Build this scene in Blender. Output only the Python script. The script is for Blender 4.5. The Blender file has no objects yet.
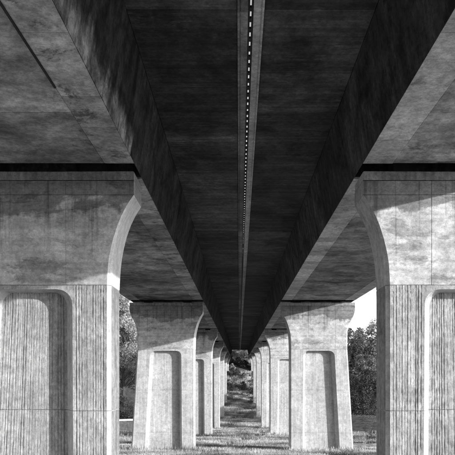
import bpy, bmesh, math, random
import numpy as np
from mathutils import Vector

sc = bpy.context.scene
col = sc.collection
R = math.radians
rnd = random.Random(11)
npr = np.random.default_rng(7)

# ------------------------------------------------------------------ camera, sky, sun, exposure
U = 3.5                                   # scale: metres from the camera to the near pier's edge line
CAM_Z = 1.65
cam = bpy.data.cameras.new("camera")
cam.lens = 47.47
cam.sensor_width = 36.0
cam.shift_x = -0.0253
cam.shift_y = 0.3176
cam.clip_start = 0.1
cam.clip_end = 6000
camo = bpy.data.objects.new("camera", cam)
camo.location = (0, 0, CAM_Z)
camo.rotation_euler = (R(90), 0, 0)
col.objects.link(camo)
sc.camera = camo

SUN = Vector((0.82, -0.57, 0.82 * 0.235)).normalized()
sun_el = math.asin(SUN.z)
sun_az = math.atan2(SUN.x, SUN.y)
w = bpy.data.worlds.new("World")
sc.world = w
w.use_nodes = True
nt = w.node_tree
bg = nt.nodes["Background"]
sky = nt.nodes.new("ShaderNodeTexSky")
sky.sky_type = 'NISHITA'
sky.sun_disc = False
sky.sun_elevation = sun_el
sky.sun_rotation = sun_az
bw = nt.nodes.new("ShaderNodeRGBToBW")    # the photograph is black and white
nt.links.new(sky.outputs[0], bw.inputs[0])
nt.links.new(bw.outputs[0], bg.inputs[0])
bg.inputs[1].default_value = 0.15
sl = bpy.data.lights.new("sun", 'SUN')
sl.energy = 2.35
sl.angle = R(0.5)
sl.color = (1.0, 1.0, 1.0)
so = bpy.data.objects.new("sun", sl)
so.rotation_euler = SUN.to_track_quat('Z', 'Y').to_euler()
so.location = (60, -60, 60)
col.objects.link(so)
vs = sc.view_settings
vs.view_transform = 'Standard'
vs.look = 'None'
vs.exposure = 1.38
vs.gamma = 1
vs.use_curve_mapping = False
sc.cycles.max_bounces = 10
sc.cycles.diffuse_bounces = 6
sc.cycles.use_denoising = True

GX = 0.26                                  # the median lies a little right of the camera


def Z(u):
    return CAM_Z + u * U


# ------------------------------------------------------------------ materials
class NT:
    def __init__(self, name):
        self.m = bpy.data.materials.new(name)
        self.m.use_nodes = True
        self.t = self.m.node_tree
        self.b = self.t.nodes["Principled BSDF"]
        self.b.inputs["Specular IOR Level"].default_value = 0.25

    def n(self, typ, **kw):
        nd = self.t.nodes.new(typ)
        for k, v in kw.items():
            setattr(nd, k, v)
        return nd

    def put(self, sock, v):
        if isinstance(v, (int, float)):
            sock.default_value = v
        elif isinstance(v, tuple):
            sock.default_value = v
        else:
            self.t.links.new(v, sock)

    def math(self, op, a, b=0.0, c=None, clamp=False):
        nd = self.n("ShaderNodeMath", operation=op, use_clamp=clamp)
        self.put(nd.inputs[0], a)
        self.put(nd.inputs[1], b)
        if c is not None:
            self.put(nd.inputs[2], c)
        return nd.outputs[0]

    def pos(self, scale=(1, 1, 1), rand=False):
        g = self.n("ShaderNodeNewGeometry")
        mp = self.n("ShaderNodeMapping")
        mp.inputs["Scale"].default_value = scale
        self.t.links.new(g.outputs["Position"], mp.inputs["Vector"])
        if rand:
            oi = self.n("ShaderNodeObjectInfo")
            cb = self.n("ShaderNodeCombineXYZ")
            r = self.math('MULTIPLY', oi.outputs["Random"], 60.0)
            self.put(cb.inputs[0], r)
            self.put(cb.inputs[2], r)
            self.t.links.new(cb.outputs[0], mp.inputs["Location"])
        return mp.outputs[0]

    def noise(self, scale, vec, detail=5.0, rough=0.6, dist=0.0):
        nd = self.n("ShaderNodeTexNoise")
        self.t.links.new(vec, nd.inputs["Vector"])
        nd.inputs["Scale"].default_value = scale
        nd.inputs["Detail"].default_value = detail
        nd.inputs["Roughness"].default_value = rough
        nd.inputs["Distortion"].default_value = dist
        return nd.outputs["Fac"]

    def ramp(self, f, lo, hi, a=0.0, b=1.0):
        nd = self.n("ShaderNodeMapRange")
        nd.interpolation_type = 'SMOOTHSTEP'
        self.put(nd.inputs[0], f)
        nd.inputs[1].default_value = lo
        nd.inputs[2].default_value = hi
        nd.inputs[3].default_value = a
        nd.inputs[4].default_value = b
        return nd.outputs[0]

    def grey(self, v):
        cb = self.n("ShaderNodeCombineColor")
        for i in range(3):
            self.put(cb.inputs[i], v)
        self.t.links.new(cb.outputs[0], self.b.inputs["Base Color"])

    def bump(self, h, strength=0.3, dist=0.02):
        nd = self.n("ShaderNodeBump")
        nd.inputs["Strength"].default_value = strength
        nd.inputs["Distance"].default_value = dist
        self.put(nd.inputs["Height"], h)
        self.t.links.new(nd.outputs[0], self.b.inputs["Normal"])


def concrete(name, base, blotch=0.35, streak=0.25, dark=0.0, objvar=0.12, rough=0.9,
             streak_scale=(4.0, 4.0, 0.25), stain_scale=0.55, bump=0.5, patch=(0.52, 0.68), grit=0.3, clean_edge=False, cracks=False):
    k = NT(name)
    k.b.inputs["Roughness"].default_value = rough
    p = k.pos()
    big = k.noise(0.5, p, 6, 0.62, 0.4)
    mid = k.noise(2.2, p, 6, 0.65)
    fine = k.noise(38, p, 4, 0.7)
    stk = k.noise(1.6, k.pos(streak_scale), 5, 0.62)
    v = k.math('MULTIPLY', k.ramp(big, 0.3, 0.7, 1 - blotch, 1 + blotch * 0.5), base)
    v = k.math('MULTIPLY', v, k.ramp(mid, 0.3, 0.72, 1 - blotch * 0.55, 1 + blotch * 0.35))
    v = k.math('MULTIPLY', v, k.ramp(stk, 0.35, 0.68, 1 + streak * 0.4, 1 - streak))
    v = k.math('MULTIPLY', v, k.ramp(fine, 0.2, 0.8, 0.82, 1.14))
    gr_ = k.noise(7.0, p, 9, 0.82)
    v = k.math('MULTIPLY', v, k.ramp(gr_, 0.36, 0.64, 1 - grit, 1 + grit * 0.9))
    if cracks:                            # pale lime along cracks and board lines across the slab
        cr = k.noise(1.0, k.pos((0.16, 2.1, 1)), 8, 0.62, 0.25)
        a_ = k.ramp(k.math('ABSOLUTE', k.math('SUBTRACT', cr, 0.52)), 0.0, 0.012, 1.0, 0.0)
        b_ = k.ramp(k.noise(0.7, p, 4, 0.6), 0.52, 0.66)
        v = k.math('MULTIPLY', v, k.math('MULTIPLY_ADD', k.math('MULTIPLY', a_, b_), 1.6, 1.0))
        bl = k.noise(1.0, k.pos((0.1, 7.0, 1)), 3, 0.5)
        v = k.math('MULTIPLY', v, k.ramp(bl, 0.35, 0.62, 1.18, 0.8))
    if dark > 0:
        st = k.noise(stain_scale, k.pos((1, 1, 1.6)), 12, 0.76, 0.3)
        m = k.ramp(st, patch[0], patch[1], 1.0, 1.0 - dark)
        v = k.math('MULTIPLY', v, m)
    if clean_edge:                        # dirt that stops short of the lower edge in a ragged, brushed line
        sep = k.n("ShaderNodeSeparateXYZ")
        g_ = k.n("ShaderNodeNewGeometry")
        k.t.links.new(g_.outputs["Position"], sep.inputs[0])
        w1 = k.noise(1.0, k.pos((0.9, 0.9, 0.25)), 6, 0.6)
        w2 = k.noise(1.0, k.pos((5, 5, 1.6)), 10, 0.8)
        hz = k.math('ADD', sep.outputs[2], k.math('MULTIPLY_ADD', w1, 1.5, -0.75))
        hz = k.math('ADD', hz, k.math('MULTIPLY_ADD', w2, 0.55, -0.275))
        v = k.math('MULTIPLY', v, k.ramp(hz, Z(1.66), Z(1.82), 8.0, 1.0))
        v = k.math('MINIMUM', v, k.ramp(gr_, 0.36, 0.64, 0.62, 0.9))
    # small pores and blow holes
    vo = k.n("ShaderNodeTexVoronoi")
    vo.inputs["Scale"].default_value = 3.4
    k.t.links.new(p, vo.inputs["Vector"])
    pore = k.ramp(vo.outputs["Distance"], 0.035, 0.075, 0.55, 1.0)
    v = k.math('MULTIPLY', v, pore)
    oi = k.n("ShaderNodeObjectInfo")
    v = k.math('MULTIPLY', v, k.ramp(oi.outputs["Random"], 0, 1, 1 - objvar, 1 + objvar))
    k.grey(v)
    h = k.math('ADD', k.math('MULTIPLY', fine, 0.35), k.math('MULTIPLY', mid, 0.6))
    h = k.math('ADD', h, k.math('MULTIPLY', pore, 0.3))
    k.bump(h, bump, 0.02)
    return k.m


def head_concrete():
    """pier head: pale concrete with a dark weather stain, ragged along its lower edge, under the bearings"""
    k = NT("pier_head_concrete")
    k.b.inputs["Roughness"].default_value = 0.9
    p = k.pos()
    big = k.noise(0.6, p, 6, 0.6, 0.4)
    mid = k.noise(2.4, p, 7, 0.66)
    fine = k.noise(40, p, 4, 0.7)
    v = k.math('MULTIPLY', k.ramp(big, 0.3, 0.7, 0.76, 1.12), 0.46)
    v = k.math('MULTIPLY', v, k.ramp(mid, 0.3, 0.72, 0.80, 1.12))
    v = k.math('MULTIPLY', v, k.ramp(k.noise(7.0, p, 9, 0.82), 0.36, 0.64, 0.76, 1.2))
    v = k.math('MULTIPLY', v, k.ramp(fine, 0.2, 0.8, 0.85, 1.12))
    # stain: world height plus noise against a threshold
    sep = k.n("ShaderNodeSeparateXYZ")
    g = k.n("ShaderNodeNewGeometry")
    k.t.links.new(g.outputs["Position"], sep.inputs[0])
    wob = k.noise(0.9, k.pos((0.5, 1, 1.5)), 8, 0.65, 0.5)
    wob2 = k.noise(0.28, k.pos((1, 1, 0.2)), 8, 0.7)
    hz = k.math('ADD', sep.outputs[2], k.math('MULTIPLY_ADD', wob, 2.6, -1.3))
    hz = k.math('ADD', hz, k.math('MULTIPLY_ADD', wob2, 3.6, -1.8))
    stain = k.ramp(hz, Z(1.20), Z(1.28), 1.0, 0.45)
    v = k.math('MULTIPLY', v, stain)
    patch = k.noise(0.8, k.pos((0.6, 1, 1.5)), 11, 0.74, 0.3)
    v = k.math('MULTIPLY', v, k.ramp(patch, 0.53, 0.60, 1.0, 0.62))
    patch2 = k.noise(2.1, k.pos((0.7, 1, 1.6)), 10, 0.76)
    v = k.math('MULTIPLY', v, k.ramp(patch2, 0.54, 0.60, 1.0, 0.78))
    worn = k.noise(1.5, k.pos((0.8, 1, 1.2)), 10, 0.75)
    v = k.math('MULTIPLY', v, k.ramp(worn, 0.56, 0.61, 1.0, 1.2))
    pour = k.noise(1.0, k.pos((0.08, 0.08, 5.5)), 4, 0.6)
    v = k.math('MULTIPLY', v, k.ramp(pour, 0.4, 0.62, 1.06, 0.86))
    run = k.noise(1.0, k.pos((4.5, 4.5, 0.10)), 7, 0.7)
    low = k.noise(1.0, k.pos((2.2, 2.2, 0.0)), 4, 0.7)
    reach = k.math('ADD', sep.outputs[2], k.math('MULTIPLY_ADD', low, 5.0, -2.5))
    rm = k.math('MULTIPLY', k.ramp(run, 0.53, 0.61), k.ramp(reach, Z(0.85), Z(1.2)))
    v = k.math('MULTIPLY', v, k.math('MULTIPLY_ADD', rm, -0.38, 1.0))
    vo = k.n("ShaderNodeTexVoronoi")
    vo.inputs["Scale"].default_value = 4.6
    k.t.links.new(p, vo.inputs["Vector"])
    pore = k.ramp(vo.outputs["Distance"], 0.02, 0.06, 0.6, 1.0)
    v = k.math('MULTIPLY', v, pore)
    k.grey(v)
    k.bump(k.math('ADD', k.math('MULTIPLY', fine, 0.35), mid), 0.3, 0.02)
    return k.m


def rib_concrete():
    k = NT("ribbed_concrete")
    k.b.inputs["Roughness"].default_value = 0.92
    p = k.pos()
    stk = k.noise(1.0, k.pos((7, 7, 0.35)), 8, 0.72, 0.2)
    big = k.noise(0.6, p, 7, 0.66, 0.4)
    mid = k.noise(3.0, p, 8, 0.72)
    grit = k.noise(9.0, k.pos((1.3, 1.3, 0.7)), 9, 0.84)
    fine = k.noise(48, p, 4, 0.75)
    v = k.math('MULTIPLY', k.ramp(big, 0.3, 0.7, 0.74, 1.12), 0.375)
    v = k.math('MULTIPLY', v, k.ramp(stk, 0.4, 0.64, 1.08, 0.80))
    v = k.math('MULTIPLY', v, k.ramp(mid, 0.32, 0.68, 0.82, 1.14))
    v = k.math('MULTIPLY', v, k.ramp(grit, 0.36, 0.64, 0.66, 1.26))
    v = k.math('MULTIPLY', v, k.ramp(fine, 0.2, 0.8, 0.80, 1.16))
    k.grey(v)
    k.bump(k.math('ADD', k.math('MULTIPLY', fine, 0.4), k.math('ADD', mid, k.math('MULTIPLY', grit, 1.5))), 0.6, 0.025)
    return k.m


def smooth_shaft_concrete():
    k = NT("smooth_shaft_concrete")
    k.b.inputs["Roughness"].default_value = 0.9
    p = k.pos()
    stk = k.noise(1.0, k.pos((5, 5, 0.3)), 6, 0.66)
    big = k.noise(0.45, p, 6, 0.6, 0.4)
    mid = k.noise(2.6, p, 6, 0.66)
    fine = k.noise(30, p, 4, 0.7)
    v = k.math('MULTIPLY', k.ramp(big, 0.3, 0.7, 0.84, 1.1), 0.44)
    v = k.math('MULTIPLY', v, k.ramp(k.noise(5.0, p, 9, 0.84), 0.36, 0.64, 0.76, 1.18))
    v = k.math('MULTIPLY', v, k.ramp(stk, 0.36, 0.66, 1.06, 0.84))
    v = k.math('MULTIPLY', v, k.ramp(mid, 0.3, 0.72, 0.88, 1.08))
    v = k.math('MULTIPLY', v, k.ramp(fine, 0.2, 0.8, 0.88, 1.1))
    k.grey(v)
    k.bump(k.math('ADD', k.math('MULTIPLY', fine, 0.35), mid), 0.3, 0.02)
    return k.m


def simple(name, base, var=0.3, scale=1.5, rough=0.9, bump=0.3, metal=0.0, objvar=0.0):
    k = NT(name)
    k.b.inputs["Roughness"].default_value = rough
    k.b.inputs["Metallic"].default_value = metal
    p = k.pos()
    a = k.noise(scale, p, 6, 0.65)
    b = k.noise(scale * 9, p, 4, 0.65)
    v = k.math('MULTIPLY', k.ramp(a, 0.3, 0.7, 1 - var, 1 + var), base)
    v = k.math('MULTIPLY', v, k.ramp(b, 0.25, 0.75, 1 - var * 0.6, 1 + var * 0.5))
    if objvar:
        oi = k.n("ShaderNodeObjectInfo")
        v = k.math('MULTIPLY', v, k.ramp(oi.outputs["Random"], 0, 1, 1 - objvar, 1 + objvar))
    k.grey(v)
    k.bump(k.math('ADD', a, b), bump, 0.03)
    return k.m


def leafmat(name, base, var=0.5, trans=0.25, scale=0.9):
    k = NT(name)
    k.b.inputs["Roughness"].default_value = 0.7
    p = k.pos()
    a = k.noise(scale, p, 4, 0.6)
    b = k.noise(7.0, p, 2, 0.6)
    v = k.math('MULTIPLY', k.ramp(a, 0.32, 0.68, 1 - var, 1 + var), base)
    v = k.math('MULTIPLY', v, k.ramp(b, 0.3, 0.7, 0.6, 1.4))
    k.grey(v)
    tr = k.n("ShaderNodeBsdfTranslucent")
    cb = k.n("ShaderNodeCombineColor")
    for i in range(3):
        k.put(cb.inputs[i], v)
    k.t.links.new(cb.outputs[0], tr.inputs[0])
    mx = k.n("ShaderNodeMixShader")
    mx.inputs[0].default_value = trans
    k.t.links.new(k.b.outputs[0], mx.inputs[1])
    k.t.links.new(tr.outputs[0], mx.inputs[2])
    out = k.t.nodes["Material Output"]
    k.t.links.new(mx.outputs[0], out.inputs[0])
    return k.m


M = {
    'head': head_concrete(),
    'rib': rib_concrete(),
    'shaft': smooth_shaft_concrete(),
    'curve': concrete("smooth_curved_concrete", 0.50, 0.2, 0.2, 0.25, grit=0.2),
    'curve_lit': concrete("lit_curved_concrete", 0.76, 0.12, 0.15, 0.15, grit=0.15),  # left flare only: raised albedo stands in for light on it
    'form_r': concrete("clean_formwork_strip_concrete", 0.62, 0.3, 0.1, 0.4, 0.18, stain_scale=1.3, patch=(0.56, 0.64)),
    'cap': concrete("cap_concrete", 0.26, 0.3, 0.3, 0.3),
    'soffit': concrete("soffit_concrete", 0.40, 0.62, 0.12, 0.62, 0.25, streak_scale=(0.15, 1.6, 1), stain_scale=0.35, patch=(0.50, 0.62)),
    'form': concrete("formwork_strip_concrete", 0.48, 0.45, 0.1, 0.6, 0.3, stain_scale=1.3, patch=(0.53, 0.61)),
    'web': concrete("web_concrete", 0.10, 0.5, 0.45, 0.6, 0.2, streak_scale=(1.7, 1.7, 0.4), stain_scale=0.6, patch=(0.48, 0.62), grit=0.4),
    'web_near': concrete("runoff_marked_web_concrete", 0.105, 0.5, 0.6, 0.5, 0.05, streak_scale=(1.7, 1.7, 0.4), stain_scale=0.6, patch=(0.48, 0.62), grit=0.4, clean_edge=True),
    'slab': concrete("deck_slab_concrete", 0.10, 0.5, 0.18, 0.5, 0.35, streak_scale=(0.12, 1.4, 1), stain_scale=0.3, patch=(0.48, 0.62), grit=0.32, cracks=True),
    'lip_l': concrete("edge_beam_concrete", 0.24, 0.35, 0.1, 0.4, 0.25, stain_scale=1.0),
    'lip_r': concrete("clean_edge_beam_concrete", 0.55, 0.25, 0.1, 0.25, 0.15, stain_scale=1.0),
    'steel': simple("dark_steel", 0.03, 0.4, 4, 0.6, 0.2, 0.4),
    'rubber': simple("bearing_rubber", 0.02, 0.3, 6),
    'wall': simple("dark_stone", 0.10, 0.35, 2.0),
    'coping': simple("pale_coping", 0.70, 0.15, 3.0),
    'earth': simple("dry_earth", 0.21, 0.4, 1.2),
    'gravel': simple("pale_gravel", 0.42, 0.45, 0.9, bump=0.6),
    'bark': simple("bark", 0.07, 0.4, 3),
    'grass': leafmat("dry_grass", 0.43, 0.65, 0.35, 0.22),
    'leaf_pale': leafmat("pale_leaves", 0.38, 0.5, 0.4),
    'leaf_mid': leafmat("mid_leaves", 0.16, 0.5, 0.3),
    'leaf_dark': leafmat("dark_leaves", 0.07, 0.5, 0.2),
}


def ground_mat():
    k = NT("meadow_soil")
    k.b.inputs["Roughness"].default_value = 1.0
    p = k.pos()
    a = k.noise(0.12, p, 7, 0.66, 0.6)
    b = k.noise(1.3, p, 6, 0.7)
    c = k.noise(12, p, 4, 0.7)
    v = k.math('MULTIPLY', k.ramp(a, 0.35, 0.65, 0.6, 1.35), 0.12)
    v = k.math('MULTIPLY', v, k.ramp(b, 0.3, 0.7, 0.6, 1.35))
    v = k.math('MULTIPLY', v, k.ramp(c, 0.3, 0.7, 0.75, 1.25))
    k.grey(v)
    k.bump(k.math('ADD', b, c), 0.8, 0.12)
    return k.m


M['ground'] = ground_mat()


# ------------------------------------------------------------------ object helpers
def link(name, me, mat=None, parent=None, loc=(0, 0, 0)):
    o = bpy.data.objects.new(name, me)
    col.objects.link(o)
    o.location = loc
    if mat is not None and not me.materials:
        me.materials.append(mat)
    if parent is not None:
        o.parent = parent
    return o


def tag(o, label=None, cat=None, group=None, kind=None):
    if label:
        o["label"] = label
    if cat:
        o["category"] = cat
    if group:
        o["group"] = group
    if kind:
        o["kind"] = kind
    return o


def thing(name, loc, label, cat, group=None, rz=0.0):
    o = bpy.data.objects.new(name, None)
    o.empty_display_size = 0.3
    col.objects.link(o)
    o.location = loc
    o.rotation_euler = (0, 0, rz)
    return tag(o, label, cat, group)


def mesh(name, verts, faces, recalc=True):
    me = bpy.data.meshes.new(name)
    me.from_pydata([tuple(v) for v in verts], [], [tuple(f) for f in faces])
    if recalc:
        bm = bmesh.new()
        bm.from_mesh(me)
        bmesh.ops.recalc_face_normals(bm, faces=bm.faces)
        bm.to_mesh(me)
        bm.free()
    me.update()
    return me


def quads_mesh(name, V, n_per=4):
    """V: (k, n_per, 3) array of separate faces"""
    k = V.shape[0]
    me = bpy.data.meshes.new(name)
    me.vertices.add(k * n_per)
    me.vertices.foreach_set("co", V.reshape(-1).astype(np.float32))
    me.loops.add(k * n_per)
    me.loops.foreach_set("vertex_index", np.arange(k * n_per, dtype=np.int32))
    me.polygons.add(k)
    me.polygons.foreach_set("loop_start", np.arange(0, k * n_per, n_per, dtype=np.int32))
    me.update(calc_edges=True)
    return me


def loft(name, levels, sections, flip_x=1):
    """closed sections (same point count) at the given heights"""
    V, F = [], []
    n = len(sections[0])
    for z, s in zip(levels, sections):
        for x, y in s:
            V.append((x * flip_x, y, z))
    for i in range(len(levels) - 1):
        a, b = i * n, (i + 1) * n
        for j in range(n):
            j2 = (j + 1) % n
            F.append((a + j, a + j2, b + j2, b + j))
    F.append(tuple(range(n)))
    F.append(tuple(range((len(levels) - 1) * n, len(levels) * n)))
    return mesh(name, V, F)


def box_mesh(name, x0, x1, y0, y1, z0, z1, bev=0.0):
    bm = bmesh.new()
    vs_ = [bm.verts.new((x, y, z)) for x in (x0, x1) for y in (y0, y1) for z in (z0, z1)]
    for f in ((0, 1, 3, 2), (4, 6, 7, 5), (0, 4, 5, 1), (2, 3, 7, 6), (0, 2, 6, 4), (1, 5, 7, 3)):
        bm.faces.new([vs_[i] for i in f])
    bmesh.ops.recalc_face_normals(bm, faces=bm.faces)
    if bev:
        bmesh.ops.bevel(bm, geom=list(bm.edges), offset=bev, segments=1, affect='EDGES')
    me = bpy.data.meshes.new(name)
    bm.to_mesh(me)
    bm.free()
    return me


def prism_mesh(name, prof, y0, y1, s=1):
    """xz profile extruded along y"""
    n = len(prof)
    V = [(x * s, y0, z) for x, z in prof] + [(x * s, y1, z) for x, z in prof]
    F = [(i, (i + 1) % n, n + (i + 1) % n, n + i) for i in range(n)]
    F += [tuple(range(n)), tuple(range(n, 2 * n))]
    return mesh(name, V, F)


# ------------------------------------------------------------------ terrain
GY = np.array([-400, -14, 0, 4.7, 13.6, 22.5, 31.4, 40.2, 46, 49.5, 52, 54.5, 57, 60, 66, 80, 110, 170, 300, 500]) * 1.0
GH = np.array([-0.4, -0.45, -0.47, -1.0, -1.83, -2.42, -3.0, -3.15, -2.95, -2.62, -2.30, -1.5, -0.35, 0.95, 1.5, 2.2, 3.2, 5.0, 9, 12])


def base_h(y):
    y = np.asarray(y, float) / U
    return (np.interp(y - 0.7, GY, GH) + np.interp(y + 0.7, GY, GH) + 2 * np.interp(y, GY, GH)) / 4


def wave(x, y):
    return (np.sin(x * 0.31 + y * 0.17 + 1.3) * np.sin(y * 0.23 - x * 0.11) * 0.5
            + np.sin(x * 0.83 - y * 0.47 + 0.4) * np.sin(y * 0.71 + 2.0) * 0.25)


def ground(x, y):
    x = np.asarray(x, float)
    y = np.asarray(y, float)
    h = base_h(y) * U
    d = np.clip(np.abs(x) - 11 * U, 0, None)
    h = h + np.where(x > 0, 0.10, 0.07) * d * np.clip(y / 60, 0, 1) - 0.00004 * d * d * np.clip(y / 60, 0, 1)
    t = np.clip((x / U - 3.2) / 3.0, 0, 1)
    t = t * t * (3 - 2 * t)
    w_ = np.clip((y / U - 20.0) / 9.0, 0, 1) * np.clip((75 - y / U) / 20, 0, 1)
    h = h + 0.62 * U * t * w_ * w_ * (3 - 2 * w_)
    h = h + 0.16 * wave(x, y)
    return CAM_Z + h


def axis(pts):
    out = []
    for (a, b, st) in pts:
        out += list(np.arange(a, b, st))
    return np.array(out + [pts[-1][1]])


ax = axis([(-1800, -300, 150), (-300, -60, 12), (-60, -16, 2.5), (-16, 16, 0.9), (16, 60, 2.5), (60, 300, 12), (300, 1800, 150)])
ay = axis([(-1200, -60, 120), (-60, 20, 4), (20, 230, 1.3), (230, 400, 8), (400, 2400, 120)])
XX, YY = np.meshgrid(ax, ay)
ZZ = ground(XX, YY) - 0.03
nv = len(ax)
Vg = np.stack([XX, YY, ZZ], -1).reshape(-1, 3)
Fg = []
for j in range(len(ay) - 1):
    for i in range(nv - 1):
        a = j * nv + i
        Fg.append((a, a + 1, a + nv + 1, a + nv))
gme = mesh("ground", Vg, Fg, False)
for p in gme.polygons:
    p.use_smooth = True
tag(link("ground", gme, M['ground']), "rough grassy valley floor rising to a bank at the far end", kind='structure')

# ------------------------------------------------------------------ piers
T = 0.34 * U                      # pier thickness
SOFFIT = 1.625
SLAB = 2.27
TOP = 1.57
CAPZ = 1.496
INNER = [(-9, 1.078), (0.62, 1.078), (0.74, 1.074), (0.84, 1.068), (0.94, 1.057), (1.04, 1.038), (1.14, 1.012), (1.22, 0.984), (1.285, 0.954), (1.34, 0.924), (1.385, 0.893), (1.6, 0.893)]
OUTER = [(-9, 2.525 + 0.0615 * 7.16), (-1.84, 2.525), (0.52, 2.38), (0.94, 2.385), (1.03, 2.402), (1.12, 2.44), (1.2, 2.478), (1.28, 2.522), (1.385, 2.55), (1.6, 2.55)]


def interp(tab, z):
    return float(np.interp(z, [t[0] for t in tab], [t[1] for t in tab]))


def section(xi, xo, T_, ch, front, ins=0.0):
    """one horizontal cut: back-inner, chamfered front corners and the points of the front face"""
    pts = [(xi + ins, T_ - ins), (xi + ins, ch + ins), (xi + ch + ins, ins)]
    pts += [(x, y + ins) for x, y in front]
    pts += [(xo - ch - ins, ins), (xo - ins, ch + ins), (xo - ins, T_ - ins)]
    return pts


def boards(x0, x1, n, amp, seed):
    """ribs cast with a grooved liner: flats parted by grooves, not quite even"""
    r = random.Random(seed)
    ws = [0.8 + 0.4 * r.random() for _ in range(n)]
    tot = sum(ws)
    out = []
    f = 0.0
    for w_ in ws:
        f2 = f + w_ / tot
        off = amp * 0.25 * r.random()
        e = (0.17 + 0.17 * r.random()) * (f2 - f)
        out.append((f + e, off))
        out.append((f2 - e, off))
        out.append((f2, amp * (0.35 + 0.75 * r.random())))
        f = f2
    out.pop()
    return out


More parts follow.
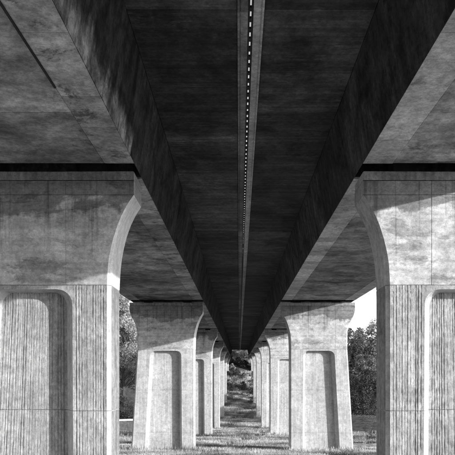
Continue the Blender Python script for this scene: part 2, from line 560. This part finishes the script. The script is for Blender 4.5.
def make_pier(k, side, d):
    near = k == 0
    sh = 0.0 if near else -0.06
    joints = [0.68, -0.305, -1.30, -2.3] if near else [0.515, -0.41, -1.38, -2.35, -3.35]
    x0 = GX
    y0 = d * U
    gz = float(ground(x0 + side * 1.75 * U, y0 + T / 2))
    zbot = (gz - CAM_Z) / U - 0.5
    lab = PIER_LABELS[(k, side)]
    root = thing("bridge_pier", (x0, y0, gz), lab, "bridge pier", "concrete piers in two rows under the viaduct")
    oz = gz

    def lz(u):
        return Z(u) - oz

    s = side
    xi = lambda z: interp(INNER, z - sh) * U if z < 1.3 + sh else interp(INNER, max(z - sh, z)) * U
    xo = lambda z: interp(OUTER, z) * U
    seed = k * 10 + (1 if s > 0 else 2)
    rr = random.Random(seed)
    # cap slab
    zc = [CAPZ + 0.006, TOP - 0.004, TOP]
    secs = [section(interp(INNER, 1.5) * U + 0.014, 2.55 * U - 0.014, T - 0.02, 0.012, [(1.5 * U, 0.02), (2 * U, 0.02)], i) for i in (0, 0, 0.012)]
    secs = [[(x, y if y > 0.2 else max(y, 0.012)) for x, y in q] for q in secs]
    cs_ = link("cap_slab", loft("cap_slab", [lz(z) for z in zc], secs, s), M['cap'], root)
    # bearings
    for bx in (1.25, 2.15):
        b = link("bearing", box_mesh("bearing", (bx - 0.09) * U * s, (bx + 0.09) * U * s, 0.1 * U, 0.26 * U, lz(TOP), lz(1.86) - 0.05), M['rubber'], root)
        link("bearing_plate", box_mesh("bearing_plate", (bx - 0.11) * U * s, (bx + 0.11) * U * s, 0.085 * U, 0.275 * U, lz(1.86) - 0.048, lz(1.86) - 0.002), M['steel'], b)
    # head: an upper course and the flared body, parted by a shallow joint
    j0 = joints[0]
    hc = 1.385 + (0 if near else 0.0)

    def vgroove(xs):
        out = []
        for x in xs:
            out += [(x - 0.012, 0.0), (x, 0.014), (x + 0.012, 0.0)]
        return out

    gx1 = [1.43 * U, 2.06 * U] if near else [1.5 * U, 2.1 * U]
    e = 0.0045

    def sect_head(z, ins):
        return section(xi(z), xo(z), T, (0.004 + 0.026 * min(1.0, max(0.0, (1.36 - z) / 0.5))) * U, vgroove(gx1), ins)

    zs = [hc + e * 0.5, hc + e, CAPZ - 0.003, CAPZ]
    co_ = link("head_course", loft("head_course", [lz(z) for z in zs], [sect_head(z, i) for z, i in zip(zs, (0.008, 0, 0, 0.01))], s), M['head'], root)
    fl = [1.36, 1.33, 1.3, 1.27, 1.23, 1.19, 1.14, 1.09, 1.04, 0.98, 0.92, 0.86, 0.8, 0.74, 0.66, 0.58]
    zs = [hc, hc - e] + [z for z in fl if z > j0 + 0.02] + [j0 + e, j0 + 0.001]
    ins = [0.008] + [0] * (len(zs) - 2) + [0.012]
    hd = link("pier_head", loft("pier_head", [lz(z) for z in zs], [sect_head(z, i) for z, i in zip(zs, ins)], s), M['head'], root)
    hd.data.materials.append(M['curve_lit' if s < 0 else 'curve'])     # smooth curved reveal; on the left, light falling there is put into its colour
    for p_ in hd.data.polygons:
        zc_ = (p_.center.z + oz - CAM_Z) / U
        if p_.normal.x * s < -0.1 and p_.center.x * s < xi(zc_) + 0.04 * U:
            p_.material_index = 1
    for o_ in (co_, cs_):
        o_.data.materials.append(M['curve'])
        for p_ in o_.data.polygons:
            if p_.normal.x * s < -0.5 and p_.center.x * s < 0.95 * U:
                p_.material_index = 1
    # shaft lifts with a round-topped recess on the front face
    dep = 0.165 * U
    sp = (0.088 if near else 0.062) * U
    ch = 0.03 * U
    rc = 0.12 * U
    zt = j0 - 0.033
    nb = (12, 25, 14) if k == 0 else ((9, 16, 8) if k == 1 else (5, 8, 5))
    amp = 0.036 if k == 0 else 0.007
    B = [boards(0, 1, n, amp, seed + 3 * i) for i, n in enumerate(nb)]

    hz_ = {}

    def uneven(z, part, j, o):
        if not near:
            return o
        q = hz_.setdefault((round(z, 4), part, j), rr.random())
        return o * (0.4 + 0.85 * q) if j % 3 == 2 else o + 0.003 * q

    def sect_shaft(z, a, depth, ins):
        XI, XO = xi(z), xo(z)
        batt = max(0.0, (0.515 - z)) * 0.055 * U
        xl0 = 1.378 * U - 0.006 * max(0, j0 - z) * U
        xr0 = 2.082 * U + batt
        xl, xr = xl0 + a, xr0 - a
        spl = sp * min(1.0, depth / dep) if depth > 0 else 0.0
        fr = []
        A0, A1 = XI + ch + 0.015, xl0 - 0.02
        fr += [(A0 + f * (A1 - A0), o) for f, o in [(f_, uneven(z, 0, j, o_)) for j, (f_, o_) in enumerate(B[0])]]
        fr += [(xl, 0.0)]
        C0, C1 = xl + spl + 0.002, xr - spl - 0.002
        E0, E1 = xl0 + sp + 0.022, xr0 - sp - 0.022
        fr += [(C0, depth)]
        fr += [(min(max(E0 + f * (E1 - E0), C0 + 0.0005 * q), C1 - 0.0005 * (len(B[1]) - q)), depth + (o if depth > 0 else 0)) for q, (f, o) in enumerate([(f_, uneven(z, 1, j, o_)) for j, (f_, o_) in enumerate(B[1])])]
        fr += [(C1, depth)]
        fr += [(xr, 0.0)]
        D0, D1 = xr0 + 0.02, XO - ch - 0.015
        fr += [(D0 + f * (D1 - D0), o) for f, o in [(f_, uneven(z, 2, j, o_)) for j, (f_, o_) in enumerate(B[2])]]
        return section(XI, XO, T, ch, fr, ins)

    zlo = [j for j in joints if j > zbot + 0.1] + [zbot]
    for i in range(len(zlo) - 1):
        a, b = zlo[i], zlo[i + 1]
        if i == 0:
            zs = [a - 0.001, a - e, zt + 0.0005]
            ss = [sect_shaft(z, rc, 0.0, n_) for z, n_ in zip(zs, (0.012, 0, 0))]
            for u in (0.0, 0.04, 0.1, 0.18, 0.28, 0.4, 0.55, 0.75, 1.0):
                z = zt - u * rc / U
                arc = rc - math.sqrt(max(0, rc * rc - (rc - u * rc) ** 2))
                zs.append(z)
                ss.append(sect_shaft(z, arc, dep if u > 0 else 0.004, 0))
            mid_ = [zs[-1] + (b - zs[-1]) * q_ / 22 for q_ in range(1, 22)] if near else []
            zn = mid_ + [b + e, b + 0.001]
            zs += zn
            ss += [sect_shaft(z, 0, dep, n_) for z, n_ in zip(zn, [0] * (len(zn) - 1) + [0.012])]
        else:
            zs = [a - 0.001, a - e] + ([a + (b - a) * q_ / 26 for q_ in range(1, 26)] if near else []) + [b + e, b + 0.001]
            ss = [sect_shaft(z, 0, dep, n_) for z, n_ in zip(zs, [0.012] + [0] * (len(zs) - 2) + [0.012])]
        lift = link("shaft_lift", loft("shaft_lift", [lz(z) for z in zs], ss, s), M['rib' if near else 'shaft'], root)
        if near:                      # recess splays and corners were cast against smooth shutters
            lift.data.materials.append(M['shaft'])
            lift.data.materials.append(M['cap'])
            for p_ in lift.data.polygons:
                if (abs(p_.normal.x) > 0.35 or abs(p_.normal.z) > 0.3) and p_.normal.y < 0.3:
                    xs_ = [lift.data.vertices[q].co.y for q in p_.vertices]
                    if max(xs_) - min(xs_) > 0.08:
                        p_.material_index = 1
                        if abs(p_.normal.x) > 0.9 and max(xs_) > 0.9:
                            p_.material_index = 2
        lift.location.y = rr.uniform(-0.004, 0.004)
    return root


ORD = ["nearest", "second", "third", "fourth", "fifth", "sixth", "seventh"]
PIER_LABELS = {
    (0, -1): "big near left bridge pier, dark stains on its pale head, ribbed shaft",
    (0, 1): "big near right bridge pier, its flared head crossed by a slanting shadow edge",
    (1, -1): "second left pier, whole front seen, dark shaded head above a sunlit recessed shaft",
    (1, 1): "second right pier, whole front seen, sunlit head with only a thin wedge of shade",
}
for i in range(2, 7):
    for s_, nm in ((-1, "left"), (1, "right")):
        PIER_LABELS[(i, s_)] = "%s pier from the camera in the %s row, slim in the distance" % (ORD[i], nm)
D1, DD = 4.69, 8.88
for k in range(7):
    for s_ in (-1, 1):
        make_pier(k, s_, D1 + k * DD)

# ------------------------------------------------------------------ the two decks
YA, YB = -14 * U, 60.5 * U


def make_deck(side):
    s = side
    root = thing("viaduct_deck", (GX, 0, Z(SOFFIT)),
                 "left concrete box-girder deck with a pale streak along its dark inner web" if s < 0 else
                 "right concrete box-girder deck with a bright strip of panels along its soffit edge",
                 "bridge deck", "parallel viaduct decks overhead")
    oz = Z(SOFFIT)

    def P(x, z):
        return (x * U, Z(z) - oz)

    t = 0.03
    # hollow-looking core a little inside the cast faces
    core = [P(0.085, 2.31), P(0.785, 2.285), P(0.905, 1.64), P(2.535, 1.64), P(2.645, 2.285), P(3.5, 2.36), P(3.5, 2.62), P(0.045, 2.62), P(0.045, 2.31)]
    void = [P(0.085, 2.31), P(0.785, 2.285), P(0.862, 1.86), P(2.58, 1.86), P(2.645, 2.285), P(3.5, 2.36), P(3.5, 2.62), P(0.045, 2.62), P(0.045, 2.31)]
    ya = YA
    for q in range(8):
        pa = (D1 + q * DD) * U - 0.05 if q < 7 else YB
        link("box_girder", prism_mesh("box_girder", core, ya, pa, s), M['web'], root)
        if q < 7:
            ya = pa + T + 0.1
            link("pier_diaphragm", prism_mesh("pier_diaphragm", void, pa, ya, s), M['web'], root)
    link("parapet", prism_mesh("parapet", [P(3.5, 2.34), P(3.56, 2.34), P(3.56, 2.72), P(3.47, 2.72), P(3.47, 2.62), P(3.5, 2.62)], YA, YB, s), M['soffit'], root)
    r = random.Random(5 + s)
    # cantilever slab under the median side, cast in segments
    y = YA
    while y < YB - 0.5:
        ln = 1.48 * U
        me = prism_mesh("slab_segment", [P(0.0875, 2.27), P(0.778, 2.27), P(0.786, 2.287), P(0.0875, 2.305)], 0, ln - 0.012, s)
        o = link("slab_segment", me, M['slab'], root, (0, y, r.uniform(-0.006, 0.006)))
        y += ln
    # outer cantilever
    y = YA
    while y < YB - 0.5:
        ln = 2.96 * U
        me = prism_mesh("outer_slab_segment", [P(2.655, 2.275), P(3.49, 2.345), P(3.49, 2.357), P(2.655, 2.284)], 0, ln - 0.012, s)
        link("outer_slab_segment", me, M['slab'], root, (0, y, 0))
        y += ln
    # webs
    y = YA
    while y < YB - 0.5:
        ln = 0.74 * U
        dx = r.uniform(-0.005, 0.005)
        for nm, pr in (("web_panel", [P(0.78, 2.266), P(0.889, 1.627), P(0.898, 1.64), P(0.787, 2.27)]),
                       ("outer_web_panel", [P(2.551, 1.627), P(2.66, 2.27), P(2.652, 2.27), P(2.542, 1.64)])):
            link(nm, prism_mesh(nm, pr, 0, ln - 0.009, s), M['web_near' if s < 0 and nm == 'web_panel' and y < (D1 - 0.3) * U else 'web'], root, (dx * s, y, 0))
        y += ln
    def runs(step):
        """lengths laid end to end, broken over each pier"""
        y_ = YA
        for q in range(8):
            pa = (D1 + q * DD) * U - 0.05 if q < 7 else YB
            while y_ < pa - 0.02:
                l_ = step()
                if pa - y_ - l_ < 0.3:
                    l_ = pa - y_
                yield y_, l_
                y_ += l_
            y_ = pa + T + 0.1

    # soffit: big cast bays, a strip of small formwork panels along either edge
    for y, ln in runs(lambda: 1.48 * U):
        me = prism_mesh("soffit_bay", [P(1.125, 1.626), P(2.315, 1.626), P(2.315, 1.641), P(1.125, 1.641)], 0, ln - 0.014, s)
        link("soffit_bay", me, M['soffit'], root, (0, y, r.uniform(-0.004, 0.004)))
    for y, ln in runs(lambda: 0.222 * U * r.choice((1, 1, 2, 2, 3, 1))):
        for a, b in ((0.891, 1.121), (2.319, 2.549)):
            me = prism_mesh("formwork_panel", [P(a, 1.625), P(b, 1.625), P(b, 1.641), P(a + 0.004, 1.641)], 0, ln - 0.010, s)
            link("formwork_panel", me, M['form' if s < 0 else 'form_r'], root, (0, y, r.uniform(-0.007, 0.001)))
    # thickened edge beam beside the median gap, with a drip groove
    y = YA
    while y < YB - 0.5:
        ln = 2.96 * U
        pr = [P(0.0175, 2.255), P(0.062, 2.255), P(0.064, 2.262), P(0.069, 2.262), P(0.071, 2.255), P(0.084, 2.255), P(0.084, 2.31), P(0.046, 2.31), P(0.046, 2.34), P(0.0175, 2.29)]
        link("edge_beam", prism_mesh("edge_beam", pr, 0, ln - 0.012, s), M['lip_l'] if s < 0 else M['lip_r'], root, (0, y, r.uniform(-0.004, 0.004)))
        y += ln
    if s < 0:
        link("drip_strip", box_mesh("drip_strip", -1.128 * U, -1.117 * U, -4 * U, 3.42 * U, -0.03, 0.004), M['steel'], root)
    return root


make_deck(-1)
make_deck(1)

# slotted steel cover in the gap between the decks: daylight comes through the slots
gr = thing("median_grating", (GX, 0, Z(2.272)), "dark slotted steel strip with daylight dashes running down the median gap", "grating")
for sx in (-1, 1):
    link("side_rail", box_mesh("side_rail", min(sx * 0.0172, sx * 0.0052) * U, max(sx * 0.0172, sx * 0.0052) * U, YA, YB, -0.002, 0.054), M['steel'], gr)
pitch = 0.117 * U
cb = box_mesh("crossbar", -0.0051 * U, 0.0051 * U, -0.066, 0.066, 0.0, 0.052)
cb.materials.append(M['steel'])
yb = 3.7 * U - 14 * pitch + 0.5 * pitch
n = 0
rest_V, rest_F = [], []
y = yb
while y < YB:
    if n < 200:
        link("crossbar", cb, None, gr, (0, y + rnd.uniform(-0.012, 0.012), 0)).scale.y = rnd.uniform(0.85, 1.35)
    else:
        o_ = len(rest_V)
        for v in cb.vertices:
            rest_V.append((v.co.x, v.co.y + y, v.co.z))
        for p in cb.polygons:
            rest_F.append([o_ + q for q in p.vertices])
    n += 1
    y += pitch
y = yb - pitch
while y > YA:
    o_ = len(rest_V)
    for v in cb.vertices:
        rest_V.append((v.co.x, v.co.y + y, v.co.z))
    for p in cb.polygons:
        rest_F.append([o_ + q for q in p.vertices])
    y -= pitch
tag(link("crossbars", mesh("crossbars", rest_V, rest_F), M['steel'], gr), kind='stuff')

# abutment that carries the far end of the decks
ab = thing("abutment", (GX, 60.2 * U, float(ground(0, 60.2 * U))), "concrete abutment on the bank under the far end of the decks", "abutment")
for s_ in (-1, 1):
    link("bearing_seat", box_mesh("bearing_seat", min(s_ * 0.85, s_ * 2.6) * U, max(s_ * 0.85, s_ * 2.6) * U, 0, 1.2, -2.0, Z(SOFFIT - 0.03) - float(ground(0, 60.2 * U)), 0.02), M['cap'], ab)

# ------------------------------------------------------------------ vegetation
def tube(V, F, p0, p1, r0, r1, n=6):
    p0, p1 = Vector(p0), Vector(p1)
    d = (p1 - p0).normalized()
    a = d.orthogonal().normalized()
    b = d.cross(a)
    o = len(V)
    for p, r_ in ((p0, r0), (p1, r1)):
        for i in range(n):
            t = 2 * math.pi * i / n
            V.append(tuple(p + a * (r_ * math.cos(t)) + b * (r_ * math.sin(t))))
    for i in range(n):
        j = (i + 1) % n
        F.append((o + i, o + j, o + n + j, o + n + i))


def leaf_quads(cent, size, g, flat=0.3):
    """leaf-sized faces of random lean around the given centres"""
    k = len(cent)
    a = g.normal(size=(k, 3))
    a[:, 2] *= 0.7
    a /= np.linalg.norm(a, axis=1)[:, None] + 1e-9
    b = g.normal(size=(k, 3))
    b -= (b * a).sum(1)[:, None] * a
    b /= np.linalg.norm(b, axis=1)[:, None] + 1e-9
    s_ = size * (0.6 + 0.9 * g.random((k, 1)))
    a = a * s_
    b = b * s_ * 0.6
    return np.stack([cent - a, cent + b * 0.9 - a * 0.1, cent + a, cent - b * 0.9 + a * 0.1], 1)


def broad_tree(seed, H, W, leaves, leaf=0.22, base=0.12, clumps=34):
    """trunk mesh and crown mesh of a bushy broadleaf, local origin at the foot"""
    g = np.random.default_rng(seed)
    r = random.Random(seed)
    V, F = [], []
    top = Vector((r.uniform(-.3, .3), r.uniform(-.3, .3), H * 0.72))
    mid = Vector((r.uniform(-.2, .2), r.uniform(-.2, .2), H * 0.34))
    tr = H * 0.018 + 0.05
    tube(V, F, (0, 0, -0.6), mid, tr * 1.25, tr * 0.85, 8)
    tube(V, F, mid, top, tr * 0.85, tr * 0.25, 7)
    cs = []
    for i in range(clumps):
        z = base + (1 - base) * ((i + r.random()) / clumps)
        env = math.sin(math.pi * min(0.97, 0.12 + 0.86 * (z ** 0.85))) ** 0.7
        a = r.random() * 6.283
        q = W * 0.5 * env * math.sqrt(r.uniform(0.25, 1.05))
        c = Vector((math.cos(a) * q, math.sin(a) * q, z * H * 0.97))
        rad = W * r.uniform(0.11, 0.21) * (0.6 + 0.6 * env)
        cs.append((c, rad))
        f = min(0.95, max(0.15, z - 0.18))
        st = mid.lerp(top, min(1, max(0, (f * H - mid.z) / max(0.1, top.z - mid.z)))) if f * H > mid.z else Vector((0, 0, f * H))
        tube(V, F, st, c, tr * 0.32, 0.02, 5)
    per = leaves // clumps
    pts = []
    for c, rad in cs:
        v = g.normal(size=(per, 3))
        v /= np.linalg.norm(v, axis=1)[:, None]
        q = rad * (0.45 + 0.62 * g.random((per, 1)) ** 0.6)
        v[:, 2] *= 0.72
        pts.append(np.array(c) + v * q)
    L = leaf_quads(np.concatenate(pts), leaf, g)
    return mesh("trunk", V, F), quads_mesh("crown", L)


def conifer(seed, H, W, leaves, leaf=0.17):
    g = np.random.default_rng(seed)
    r = random.Random(seed)
    V, F = [], []
    tube(V, F, (0, 0, -0.6), (0, 0, H * 0.97), H * 0.016 + 0.06, 0.02, 7)
    pts = []
    nb = 90
    for i in range(nb):
        f = (i + r.random()) / nb
        z = H * (0.08 + 0.9 * f)
        ln = W * 0.5 * (1 - f) ** 0.8 * r.uniform(0.7, 1.1) + 0.15
        a = r.random() * 6.283
        tip = Vector((math.cos(a) * ln, math.sin(a) * ln, z - ln * 0.28))
        tube(V, F, (0, 0, z), tip, 0.045, 0.01, 4)
        m = max(12, int(leaves * (0.3 + ln) / (nb * (0.3 + W * 0.28))))
        t = g.random((m, 1)) ** 0.7
        p = np.array((0, 0, z)) * (1 - t) + np.array(tip) * t
        p += g.normal(size=(m, 3)) * np.array((0.16, 0.16, 0.12)) * (0.6 + 0.12 * W)
        pts.append(p)
    L = leaf_quads(np.concatenate(pts), leaf, g)
    return mesh("trunk", V, F), quads_mesh("crown", L)


def put_mat(me, m):
    me.materials.append(m)
    return me


def variants(fn, seeds, mat, **kw):
    out = []
    for s_ in seeds:
        t_, c_ = fn(s_, **kw)
        put_mat(t_, M['bark'])
        put_mat(c_, M[mat])
        out.append((t_, c_))
    return out


TV = {
    'pale': variants(broad_tree, (1, 2), 'leaf_pale', H=16.0, W=9.0, leaves=22000, leaf=0.15, base=0.22, clumps=46),
    'mid': variants(broad_tree, (3, 4), 'leaf_mid', H=12.0, W=10.0, leaves=24000, leaf=0.15, base=0.04, clumps=60),
    'dark': variants(broad_tree, (5,), 'leaf_dark', H=10.0, W=9.0, leaves=16000, leaf=0.14, base=0.03, clumps=46),
    'conifer': variants(conifer, (6, 7), 'leaf_dark', H=17.0, W=6.5, leaves=16000),
    'shrub_dark': variants(broad_tree, (8, 9), 'leaf_dark', H=2.6, W=3.6, leaves=2600, leaf=0.10, base=0.03, clumps=22),
    'shrub_pale': variants(broad_tree, (10,), 'leaf_pale', H=2.6, W=3.2, leaves=2000, leaf=0.13, base=0.03, clumps=14),
}


def plant(kind, name, x, y, label, cat, group, scale=1.0, var=0, rz=None, sink=0.0):
    """x, y in units"""
    gx, gy = x * U, y * U
    rz = rnd.random() * 6.28 if rz is None else rz
    root = thing(name, (gx, gy, float(ground(gx, gy)) - sink), label, cat, group, rz)
    root.scale = (scale, scale, scale * rnd.uniform(0.95, 1.06))
    v = TV[kind][var % len(TV[kind])]
    link("trunk", v[0], None, root)
    link("crown", v[1], None, root)
    return root


GL, GRR, GE = "trees left of the viaduct", "trees right of the viaduct", "trees behind the far end of the viaduct"
for kind, name, x, y, label, sc_, var, g_ in [
    ('pale', 'pale_tree', -9.6, 50, "tall pale sunlit tree in the gap between the two nearest left piers", 1.5, 0, GL),
    ('pale', 'pale_tree', -11.6, 58, "pale tree rising behind the tall sunlit one between the left piers", 1.6, 1, GL),
    ('dark', 'dark_tree', -6.1, 31.5, "low dark tree above the stone wall between the left piers", 0.62, 0, GL),
    ('mid', 'bushy_tree', -8.4, 32, "bushy mid-grey tree behind the near left pier", 0.8, 0, GL),
    ('mid', 'bushy_tree', -12.5, 40, "wide bushy tree far left behind the near pier", 1.1, 1, GL),
    ('mid', 'bushy_tree', 8.0, 38, "rounded bushy tree filling the gap beside the near right pier", 0.98, 0, GRR),
    ('dark', 'dark_tree', 6.9, 33, "low dark tree at the edge of the ploughed field beside the near right pier", 0.84, 0, GRR),
    ('dark', 'dark_tree', 8.6, 34, "squat dark tree half behind the near right pier at the field edge", 0.85, 0, GRR),
    ('conifer', 'conifer', 9.7, 46, "pointed conifer top against the white sky beside the near right pier", 0.84, 0, GRR),
    ('conifer', 'conifer', 9.3, 48, "narrow conifer just left of the tallest one on the skyline", 0.97, 1, GRR),
    ('conifer', 'conifer', 9.1, 45, "shorter conifer over the rounded tree next to the second right pier", 0.84, 0, GRR),
    ('mid', 'bushy_tree', 9.4, 42, "bushy tree behind the rounded one, half hidden by the near right pier", 0.92, 1, GRR),
    ('pale', 'pale_tree', -0.75, 62.5, "bright sunlit tree at the left of the opening under the far deck end", 0.5, 0, GE),
    ('pale', 'pale_tree', 0.6, 63, "bright sunlit tree at the right of the opening under the far deck end", 0.48, 1, GE),
    ('mid', 'bushy_tree', -3.4, 66, "bushy tree beyond the far left piers on the bank top", 0.8, 1, GE),
    ('mid', 'bushy_tree', 3.6, 66, "bushy tree beyond the far right piers on the bank top", 0.8, 0, GE),
]:
    plant(kind, name, x, y, label, "tree", g_, sc_, var)

SG = "shrubs on the far bank"
for kind, name, x, y, label, sc_ in [
    ('shrub_dark', 'dark_shrub', -0.75, 54.0, "dark shrub low on the far bank by the left piers", 0.8),
    ('shrub_dark', 'dark_shrub', 0.35, 54.6, "dark shrub low on the far bank near the middle", 0.75),
    ('shrub_dark', 'dark_shrub', -0.45, 57.0, "dark shrub halfway up the far bank left of the middle", 1.1),
    ('shrub_pale', 'pale_shrub', 0.45, 56.6, "bright shrub halfway up the far bank right of the middle", 0.75),
    ('shrub_pale', 'pale_shrub', -0.6, 58.4, "bright shrub below the bank top at the left of the opening", 0.8),
    ('shrub_dark', 'dark_shrub', 0.5, 58.8, "dark shrub near the bank top at the right of the opening", 1.0),
    ('shrub_pale', 'pale_shrub', -0.1, 60.0, "bright shrub on the bank top in the middle under the deck end", 0.8),
]:
    plant(kind, name, x, y, label, "shrub", SG, sc_, 0)
plant('shrub_pale', 'pale_shrub', 4.35, 19.6, "small white-leaved shrub at the edge of the ploughed field by the near right pier", "shrub", None, 0.45)
plant('shrub_dark', 'dark_shrub', -5.6, 27.6, "dark shrub growing just behind the low stone wall", "shrub", "shrubs behind the stone wall", 1.2)
plant('shrub_dark', 'dark_shrub', -4.5, 28.2, "dark shrub behind the wall beside the second left pier", "shrub", "shrubs behind the stone wall", 1.3, 1)

# low undergrowth on the far bank
g = np.random.default_rng(12)
pts = []
for _ in range(650):
    ux, uy = rnd.uniform(-4.5, 4.5), rnd.uniform(51.6, 70)
    if wave(ux * 6, uy * 5) < -0.12:
        continue
    gx, gy = ux * U, uy * U
    rad = rnd.uniform(0.45, 1.05)
    v = g.normal(size=(110, 3))
    v /= np.linalg.norm(v, axis=1)[:, None]
    v[:, 2] = np.abs(v[:, 2]) * 0.75
    pts.append(np.array((gx, gy, float(ground(gx, gy)) - 0.1)) + v * rad * (0.55 + 0.5 * g.random((110, 1))))
tag(link("undergrowth", quads_mesh("undergrowth", leaf_quads(np.concatenate(pts), 0.11, g)), M['leaf_dark']),
    "dark brambles and heath covering the far bank", kind='stuff')

# far woodland: one mass on the rising ground at either side and beyond
pts = []
g = np.random.default_rng(31)
spots = []
for _ in range(330):
    side = rnd.choice((-1, 1))
    yy = rnd.uniform(44, 95)
    xx = side * rnd.uniform(13 if side > 0 else 13, 38)
    if yy > 64 and rnd.random() < 0.5:
        xx = rnd.uniform(-14, 14)
        yy = rnd.uniform(72, 100)
    if side > 0 and 56 < yy < 72 and xx > 0:
        xx = rnd.uniform(10.5, 34)
    spots.append((xx * U, yy * U))
for gx, gy in spots:
    h = rnd.uniform(7, 14)
    gz = float(ground(gx, gy))
    for _ in range(7):
        c = np.array((gx + rnd.uniform(-2.5, 2.5), gy + rnd.uniform(-2.5, 2.5), gz + h * rnd.uniform(0.12, 0.95)))
        rad = rnd.uniform(1.2, 2.6)
        v = g.normal(size=(75, 3))
        v /= np.linalg.norm(v, axis=1)[:, None]
        pts.append(c + v * rad * (0.6 + 0.5 * g.random((75, 1))))
wood = quads_mesh("woodland", leaf_quads(np.concatenate(pts), 0.42, g))
tag(link("woodland", wood, M['leaf_mid']), "distant wood on the slopes either side of the viaduct", kind='stuff')

# ------------------------------------------------------------------ low wall, field, gravel
wl = thing("stone_wall", (-12 * U, 26.2 * U, 0), "low dark stone wall with a white coping seen between the left piers", "wall")
x_a, x_b = -12 * U, -3.3 * U
i = 0
xx = x_a
while xx < x_b:
    t = (xx - x_a) / (x_b - x_a)
    yy = (23.7 + 3.0 * t) * U
    gz = float(ground(xx, yy))
    tz = Z(-2.13)
    ln = 2.4
    ang = math.atan2(3.0 * U, x_b - x_a)
    m1 = box_mesh("wall_section", 0, ln - 0.01, 0, 0.4, gz - 0.6, tz, 0.01)
    o = link("wall_section", m1, M['wall'], wl, (xx + 12 * U, yy - 26.2 * U, 0))
    o.rotation_euler.z = ang
    m2 = box_mesh("coping_stone", 0, ln - 0.015, -0.06, 0.5, tz + 0.004, tz + 0.26, 0.02)
    o = link("coping_stone", m2, M['coping'], wl, (xx + 12 * U, yy - 26.2 * U, rnd.uniform(0, 0.012)))
    o.rotation_euler.z = ang
    xx += ln * math.cos(ang)


def drape(name, x0, x1, ya, yb, nx, ny, lift, mat, label, fn=None):
    """a sheet laid on the ground; ya, yb are functions of x"""
    V, F = [], []
    for j in range(ny + 1):
        for i_ in range(nx + 1):
            x = x0 + (x1 - x0) * i_ / nx
            y = ya(x) + (yb(x) - ya(x)) * j / ny
            z = float(ground(x, y)) + lift
            if fn:
                z += fn(x, y, i_, j)
            V.append((x, y, z))
    for j in range(ny):
        for i_ in range(nx):
            a = j * (nx + 1) + i_
            F.append((a, a + 1, a + nx + 2, a + nx + 1))
    me = mesh(name, V, F, False)
    return tag(link(name, me, mat), label, kind='structure')


drape("ploughed_field", 3.4 * U, 13 * U, lambda x: (25.5 - 1.35 * (x / U - 3.4)) * U if x < 8 * U else 19.3 * U, lambda x: 33.5 * U, 150, 70, 0.16, M['earth'],
      "dark ploughed field right of the viaduct", lambda x, y, i_, j: 0.13 * math.sin((x + y * 0.55) * 3.2) + 0.05 * math.sin(x * 7 + y * 3))
drape("gravel_track", 2.9 * U, 13 * U, lambda x: 15.2 * U + 0.6 * math.sin(x), lambda x: (17.4 * U - 0.1 * (x - 10)), 50, 10, 0.03, M['gravel'],
      "pale gravel track right of the second right pier", lambda x, y, i_, j: 0.04 * math.sin(x * 3 + j) + (0.03 if j in (3, 7) else 0))

drape("bounce_gravel", -13 * U, 13 * U, lambda x: -12 * U, lambda x: 9.6 * U + 0.5 * math.sin(x * 0.6), 90, 60, 0.03, M['gravel'],  # unseen pale sheet, added to bounce light onto near piers and soffits
      "added pale gravel sheet out of view, bounces light up under the nearest span", lambda x, y, i_, j: 0.01 * math.sin(x * 3 + y * 2))

# grass: dry blades over the valley floor
g = np.random.default_rng(77)


def scatter(n, x0, x1, y0, y1):
    x = g.uniform(x0, x1, n) * U
    y = g.uniform(y0, y1, n) * U
    return x, y


xs, ys = [], []
for n_, a in ((230000, (-4.5, 5.5, 9.8, 18)), (160000, (-6, 7, 18, 34)), (120000, (-4, 4, 34, 58)), (40000, (-14, 14, 9.8, 45))):
    x, y = scatter(n_, *a)
    # leave bare and tufty patches
    keep = (wave(x * 1.7, y * 1.3) + 0.35 * wave(x * 6, y * 6) + g.normal(size=len(x)) * 0.12) > -0.16
    xs.append(x[keep])
    ys.append(y[keep])
nweed = 0
for k_ in range(1, 6):
    for s_ in (-1, 1):
        m_ = 1500
        d_ = (D1 + k_ * DD) * U
        xs.append(GX + s_ * g.uniform(0.95, 2.75, m_) * U)
        ys.append(d_ - np.abs(g.normal(size=m_)) * 0.45 - 0.02)
        nweed += m_
x = np.concatenate(xs)
y = np.concatenate(ys)
fld = (x > 3.4 * U) & (y > (25.5 - 1.35 * (x / U - 3.4)) * U) & (y < 33.6 * U)
trk = (x > 2.8 * U) & (y > 15.1 * U) & (y < 17.4 * U)
ok = ~(fld | trk)
tall = np.zeros(len(x))
tall[-nweed:] = g.random(nweed) ** 2 * 1.3
x, y, tall = x[ok], y[ok], tall[ok]
z = ground(x, y) - 0.05
k = len(x)
hgt = (0.12 + 0.22 * g.random(k)) * (0.7 + 0.7 * np.clip(wave(x * 0.9 + 5, y * 0.8) + 0.4, 0, 1)) * (1 + y / 400) * (1 + tall)
wd = 0.014 + 0.02 * g.random(k) + y * 0.00022
a = g.uniform(0, 2 * np.pi, k)
dx, dy = np.cos(a) * wd, np.sin(a) * wd
lx, ly = g.normal(size=k) * 0.14, g.normal(size=k) * 0.14
B0 = np.stack([x - dx, y - dy, z], 1)
B1 = np.stack([x + dx, y + dy, z], 1)
TP = np.stack([x + lx, y + ly, z + hgt], 1)
gm = quads_mesh("grass", np.stack([B0, B1, TP], 1), 3)
tag(link("grass", gm, M['grass']), "dry tufted grass on the valley floor between the piers", kind='stuff')
